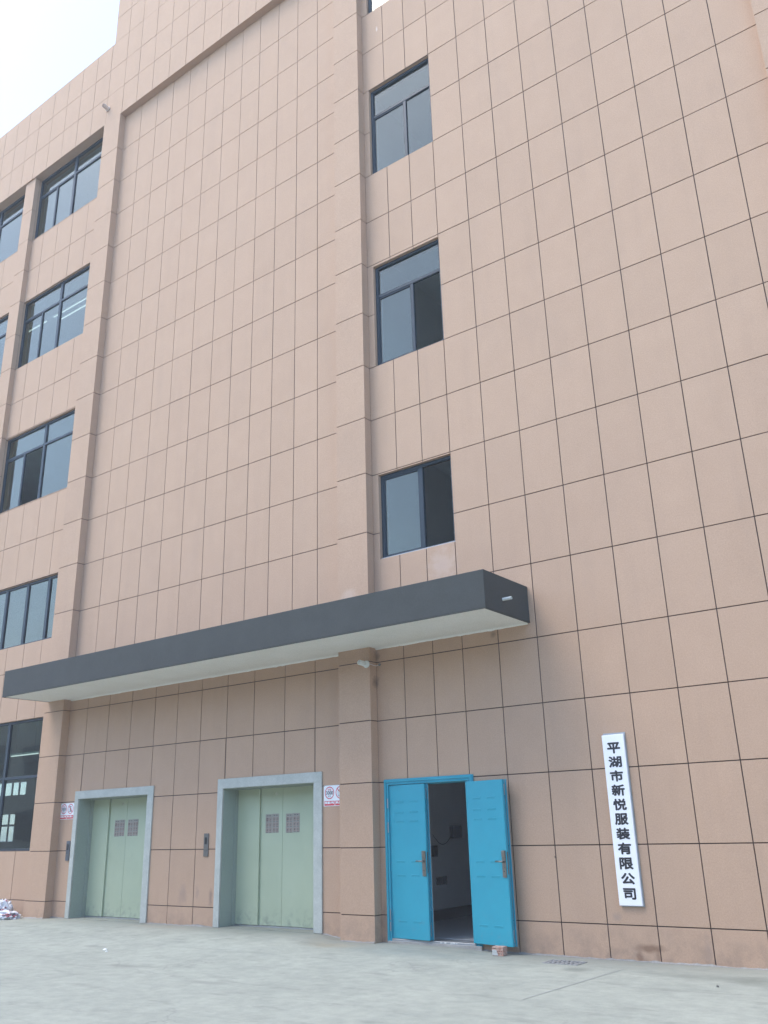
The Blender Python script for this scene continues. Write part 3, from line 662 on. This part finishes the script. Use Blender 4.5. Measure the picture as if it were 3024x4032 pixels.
def leaf(hx, hy, ang, w, z0, z1, name_label):
    T = Matrix.Translation((hx, hy, 0)) @ Matrix.Rotation(ang, 4, 'Z')
    def put(mb, name, m, parent, **k):
        mb.xf(T); o = mb.build(name, m, parent, **k); return o
    t = 0.062
    b = MB().box(0, w-0.012, 0, t, z0, z1)
    L = put(b, 'door_leaf', BLUE, BLD, bevel=0.003); L['label'] = name_label
    put(MB().box(w-0.0118, w, 0.002, t*0.45, z0+.003, z1-.003), 'leaf_edge', BLUE, L)
    put(MB().box(w-0.010, w+0.016, t+0.0004, t+0.014, z0, z1), 'closing_lip', BLUE, L)
    put(MB().box(w+0.0162, w+0.021, t+0.003, t+0.012, z0, z1), 'gasket', RUBBER, L)
    for zc in (1.883, 1.738, 1.618, 1.088, 0.911, 0.326):
        for (a, c_) in ((0.12, 0.275), (0.38, 0.535)):
            if zc == 1.088 and a > 0.3: c_ = 0.50
            e = MB(); q = 0.005; n = len(e.v)
            e.v += [(a, 0.0, zc), (c_, 0.0, zc), (a+0.008, -q, zc-0.002), (c_-0.008, -q, zc-0.002), (a, 0.0, zc-0.030), (c_, 0.0, zc-0.030)]
            e.f += [(0, 1, 3, 2), (2, 3, 5, 4), (0, 2, 4), (1, 5, 3)]
            e.xf(Matrix.Translation((0, -0.0003, 0))); put(e, 'embossed_rib', BLUE, L)
    u0, u1 = w-0.078, w-0.016
    hp = MB().box(u0, u1, -0.014, -0.0002, 0.892, 1.216); H = put(hp, 'handle', STEEL, L, bevel=0.003)
    put(MB().box(u0+.003, u1-.003, -0.0225, -0.0142, 1.135, 1.213), 'latch_cover', STEEL, L, bevel=0.003)
    put(MB().tube([((u0+u1)/2, -0.014, 1.083), ((u0+u1)/2, -0.05, 1.083), ((u0+u1)/2-0.02, -0.055, 1.084), (u0-0.075, -0.055, 1.086)], 0.0095, 10, rr=[0.015, 0.012, 0.0105, 0.009]), 'lever', STEEL, L, smooth=True)
    put(MB().tube([((u0+u1)/2, -0.0145, 1.02), ((u0+u1)/2, -0.020, 1.02)], 0.011, 12), 'keyhole', STEEL, L)
    put(MB().tube([((u0+u1)/2, -0.0145, 0.965), ((u0+u1)/2, -0.018, 0.965)], 0.006, 10), 'keyhole', BLACK, L)
    put(MB().box(w+0.0002, w+0.0022, 0.006, 0.026, 0.93, 1.2), 'lock_plate', PLATE, L)
    put(MB().box(w-0.0116, w-0.0098, 0.040, 0.054, z1-0.2, z1-0.06), 'bolt_plate', GALV, L); put(MB().box(w-0.0116, w-0.0098, 0.040, 0.054, z0+0.05, z0+0.19), 'bolt_plate', GALV, L)
    return L
leaf(-7.944, -0.010, math.radians(-5.8), 0.668, 0.094, 2.102, 'nearly closed blue door leaf beside the pilaster')
leaf(-6.622, -0.042, math.radians(-12.6), 0.672, 0.094, 2.094, 'blue door leaf swung wide open against the wall')
hg = [(1.925, 1.793), (1.603, 1.462), (0.464, 0.324), (0.30, 0.185)]
for a, b in hg: MB().tube([(-7.948, -0.043, b), (-7.948, -0.043, a)], 0.0075, 10).build('hinge', GALV if a > 1 else RUBBER, BLD, smooth=False)
MB().box(-6.592, -6.52, -0.036, 0.0, 0.0, 0.0445).build('frame_foot', BLUE, BLD)

# ------------------------------------------------------------------ lamp on the pilaster
lamp = thing('wall_lamp', 'white spiral bulb lamp on the middle pilaster just under the canopy', 'lamp', (-8.18, -0.17, 3.88))
bx, bz = -8.185, 3.885
MB().tube([(bx, -0.1702, bz), (bx, -0.178, bz), (bx, -0.196, bz), (bx, -0.206, bz)], 0.05, 24, rr=[0.056, 0.058, 0.052, 0.028]).build('lamp_holder', PORC, lamp, smooth=False)
MB().tube([(bx, -0.206, bz), (bx, -0.225, bz+.001), (bx, -0.245, bz+.002), (bx, -0.262, bz+.003), (bx, -0.285, bz+.004)], 0.03, 20, rr=[0.022, 0.024, 0.036, 0.041, 0.038]).build('lamp_base', WHITE, lamp, smooth=True)
hel = []
for k in range(96):
    a = k/95*2*math.pi*4; hel.append((bx+0.031*math.cos(a), -0.292-0.066*k/95, bz+0.006+0.031*math.sin(a)))
hel += [(bx+0.02, -0.364, bz+0.006), (bx, -0.366, bz+0.006), (bx-0.025, -0.364, bz+0.006)]
MB().tube(hel, 0.0082, 8).build('bulb', WHITE, lamp, smooth=True)
cb = [(-8.065, -0.002, 3.882), (-8.085, -0.01, 3.880), (-8.115, -0.02, 3.87), (-8.122, -0.08, 3.872), (-8.118, -0.15, 3.88), (-8.14, -0.178, 3.885)]
MB().tube(cb, 0.0035, 6).build('cable', WHITE, lamp, smooth=True)
MB().tube([(-8.062, 0.0, 3.885), (-8.062, -0.012, 3.885)], 0.02, 10).build('wall_plug', mat('plug_mortar', (0.2, 0.21, 0.19), 0.9), lamp)

# pipe stub on the parapet band
pv = MB(); pv.tube([(-16.50, -0.1705, 19.70), (-16.50, -0.30, 19.72), (-16.51, -0.335, 19.715)], 0.055, 14, caps=False).tube([(-16.51, -0.335, 19.715), (-16.50, -0.30, 19.72), (-16.50, -0.1705, 19.70)], 0.046, 14, caps=False)
pv.tube([(-16.50, -0.1705, 19.70), (-16.50, -0.20, 19.704)], 0.075, 14); pv.build('overflow_pipe', PVC, BLD, smooth=True)

# ------------------------------------------------------------------ brick under the open leaf
br = thing('hollow_brick', 'broken reddish hollow brick on the ground under the open blue door leaf', 'brick', (-6.1, -0.25, 0))
BR = mat('fired_clay', (0.40, 0.20, 0.14), 0.9)
t = NT(BR); p = t.pos(); t.l(t.mix(t.maprange(t.noise(p, 30, 5, 0.7), 0.45, 0.6, 0, 0.9), (0.42, 0.225, 0.165), (0.50, 0.40, 0.33)), t.b.inputs['Base Color']); t.bump(t.noise(p, 60, 4, 0.7), 0.5, 0.004)
MOR = concrete('mortar_smear', (0.42, 0.43, 0.40), (0.52, 0.53, 0.50), 20)
holes = [(-0.082+0.018*i, 0.080) for i in range(3)]+[(-0.01, 0.078), (0.012, 0.078), (-0.022, 0.050), (0.0, 0.048), (-0.012, 0.022), (0.006, 0.022), (0.03, 0.05), (0.03, 0.022)]
rects = [(-0.098, 0.05, 0.0, 0.1)]
hr = [(hx_-0.0055, hx_+0.0055, hz-0.0065, hz+0.0065) for hx_, hz in holes if hx_ < 0.04]
bmk = MB()
def small_minus(r, ops):
    rs = [r]
    for o_ in ops: rs = [q for s_ in rs for q in sub_rect(s_, o_)]
    return rs
for r in small_minus(rects[0], hr): bmk.box(r[0], r[1], -0.11, 0.0, r[2], r[3])
bmk.box(-0.098, 0.05, 0.0002, 0.012, 0, 0.1)
Tb = Matrix.Translation((-6.105, -0.195, 0.004)) @ Matrix.Rotation(math.radians(4), 4, 'Z')
bmk.xf(Tb); bmk.build('brick_body', BR, br)
mm = MB(); pts = [(-0.096, 0.004), (-0.02, 0.004), (-0.028, 0.03), (-0.034, 0.058), (-0.05, 0.066), (-0.096, 0.068)]
n = len(pts); mm.v = [(x, -0.1145, z) for x, z in pts]+[(x, -0.1102, z) for x, z in pts]; mm.f = [tuple(range(n)), tuple(range(2*n-1, n-1, -1))]+[(i, (i+1) % n, n+(i+1) % n, n+i) for i in range(n)]
mm.xf(Tb); mm.build('mortar', MOR, br)

# ------------------------------------------------------------------ drain grate
gt = thing('drain_grate', 'rusty grey slotted drain grate set in the concrete near the wall', 'drain grate', (-5.15, -0.45, 0))
GM = concrete('grate_metal', (0.20, 0.205, 0.20), (0.34, 0.34, 0.325), 20)
x0, x1, y0, y1 = GR
MB().box(x0, x0+0.02, y0, y1, -0.03, 0.008).box(x1-0.02, x1, y0, y1, -0.03, 0.008).box(x0+0.02, x1-0.02, y0, y0+0.02, -0.03, 0.008).box(x0+0.02, x1-0.02, y1-0.02, y1, -0.03, 0.008).box(x0+0.02, x1-0.02, (y0+y1)/2-0.01, (y0+y1)/2+0.01, -0.03, 0.007).build('grate_rim', GM, gt)
for k in range(7):
    for s_ in (0, 1):
        xx = x0+0.040+k*0.056; ya = y0+0.02 if s_ == 0 else (y0+y1)/2+0.01; yb = (y0+y1)/2-0.01 if s_ == 0 else y1-0.02
        MB().box(xx, xx+0.022, ya, yb, -0.028, 0.006).build('bar', GM, gt)
pit = MB(); pit.quad((x0, y0, -0.3), (x1, y0, -0.3), (x1, y1, -0.3), (x0, y1, -0.3))
pit.quad((x0, y0, 0), (x1, y0, 0), (x1, y0, -0.3), (x0, y0, -0.3)).quad((x0, y1, 0), (x1, y1, 0), (x1, y1, -0.3), (x0, y1, -0.3)).quad((x0, y0, 0), (x0, y1, 0), (x0, y1, -0.3), (x0, y0, -0.3)).quad((x1, y0, 0), (x1, y1, 0), (x1, y1, -0.3), (x1, y0, -0.3))
pit.build('drain_pit', concrete('pit_concrete', (0.02, 0.02, 0.02), (0.04, 0.04, 0.038)), gt)

# ------------------------------------------------------------------ sacks by the left corner
def sack_mat():
    m = mat('woven_sack', (0.7, 0.72, 0.75), 0.6); t = NT(m); tc = t.n('ShaderNodeTexCoord').outputs['Object']
    a = t.noise(tc, 7, 3, 0.55, sc3=(1, 1, 1.8)); b = t.noise(tc, 16, 2, 0.5)
    col = t.mix(t.maprange(a, 0.56, 0.60, 0, 1), (0.60, 0.62, 0.65), (0.26, 0.05, 0.075))
    col = t.mix(t.maprange(b, 0.62, 0.68, 0, 0.7), col, (0.12, 0.07, 0.16)); t.l(col, t.b.inputs['Base Color']); t.bump(t.noise(tc, 40, 3, 0.6), 0.3, 0.004); return m
SACK = sack_mat()
def crumple(name, c, r, seed, m, parent, tilt=0.0, amp=0.35):
    bm = bmesh.new(); bmesh.ops.create_icosphere(bm, subdivisions=5, radius=1)
    for v in bm.verts:
        d = v.co.normalized(); n1 = 1-abs(noise.noise(d*1.6+Vector((seed, 0, 0))))*2; n2 = 1-abs(noise.noise(d*3.7+Vector((0, seed, 3))))*2; n3 = noise.noise(d*8+Vector((seed, seed, 0)))
        k = 1+amp*(n1-0.6)+amp*0.45*(n2-0.6)+0.05*n3
        q = d*k; v.co = Vector((q.x*r[0], q.y*r[1], q.z*r[2])); v.co.rotate(Matrix.Rotation(tilt, 3, 'Y'))
        if v.co.z < -r[2]*0.6: v.co.z = -r[2]*0.6+(v.co.z+r[2]*0.6)*0.1
    me = bpy.data.meshes.new(name); bm.to_mesh(me); bm.free(); me.materials.append(m)
    for f in me.polygons: f.use_smooth = True
    zmin = min(v.co.z for v in me.vertices)
    o = bpy.data.objects.new(name, me); C.objects.link(o); o.location = Vector((c[0], c[1], c[2]-zmin))
    if parent: o.location -= parent.location; o.parent = parent
    return o
bag = thing('rubbish_sack', 'crumpled white and red woven plastic sacks heaped on the ground by the wall at left', 'sack', (-17, -0.35, 0.06))
zb = gz(-16.7, -0.35)-0.012
crumple('sack_body', (-16.80, -0.36, zb), (0.27, 0.17, 0.095), 4.2, SACK, bag, 0.12, 0.42)
crumple('sack_neck', (-17.08, -0.30, zb), (0.17, 0.15, 0.20), 9.1, SACK, bag, -0.25, 0.45)
crumple('sack_body', (-17.35, -0.42, zb), (0.28, 0.2, 0.14), 2.7, SACK, bag, 0.0, 0.4)

# ------------------------------------------------------------------ haze volume added to lift blacks like veiling lens glare
hz = MB().box(-420, 420, -420, 420, -1.5, 27.5).build('haze', bpy.data.materials.new('glare_haze'), None); hz['kind'] = 'stuff'
hm = hz.data.materials[0]; hm.use_nodes = True; ht = hm.node_tree; ht.nodes.clear()
ho = ht.nodes.new('ShaderNodeOutputMaterial'); hv = ht.nodes.new('ShaderNodeVolumePrincipled'); hv.inputs['Density'].default_value = 0.0034; hv.inputs['Color'].default_value = (0.93, 0.96, 1.0, 1)
ht.links.new(hv.outputs[0], ho.inputs['Volume'])
# litter
lt = random.Random(5)
PAPER = mat('paper_scrap', (0.78, 0.8, 0.78), 0.7); LEAF = mat('dark_chip', (0.13, 0.13, 0.12), 0.8)
def scrap(x, y, s, m, label, cat):
    b = MB(); k = 6; zz = gz(x, y)
    ring = [(x+s*(0.7+0.5*lt.random())*math.cos(i*math.pi/3), y+s*(0.6+0.4*lt.random())*math.sin(i*math.pi/3), zz+0.004+0.012*lt.random()) for i in range(k)]
    n = len(b.v); b.v += ring+[(x, y, zz+0.022)]+[(p_[0], p_[1], zz+0.001) for p_ in ring]
    for i in range(k): b.f.append((i, (i+1) % k, k)); b.f.append((i, (i+1) % k, k+1+(i+1) % k, k+1+i))
    b.f.append(tuple(k+1+i for i in range(k)))
    return tag(b.build('paper_scrap' if m is PAPER else 'dirt_lump', m, origin=(x, y, zz)), label, cat)
scrap(-11.40, -2.17, 0.034, PAPER, 'larger white paper scrap on the concrete in front of the lifts', 'litter')
scrap(-11.22, -2.27, 0.018, PAPER, 'tiny paper scrap just right of the larger white one', 'litter')
scrap(-3.15, -1.25, 0.016, LEAF, 'small dark lump on the concrete at the far right', 'litter')
print('objects', len(bpy.data.objects))
# ------------------------------------------------------------------ unseen workshop added behind the camera for the glass to reflect
ob = thing('added_workshop', 'plain unseen workshop added across the yard for the factory glass to reflect', 'building', (-8, -24, 0))
OW = concrete('workshop_render', (0.46, 0.44, 0.39), (0.56, 0.53, 0.47), 1.0)
bx_ = MB(); bx_.box(-60, 30, -34, -22.2, 0, 8.6); bx_.box(-60.3, 30.3, -34.3, -21.9, 8.6, 9.0); bx_.build('wall', OW, ob)
DK = mat('workshop_window_dark', (0.03, 0.04, 0.045), 0.25)
for k in range(22):
    for z in (1.2, 5.2):
        x = -58+4*k; w_ = MB().box(x, x+2.6, -22.1995, -22.12, z, z+1.9).build('window', DK, ob)
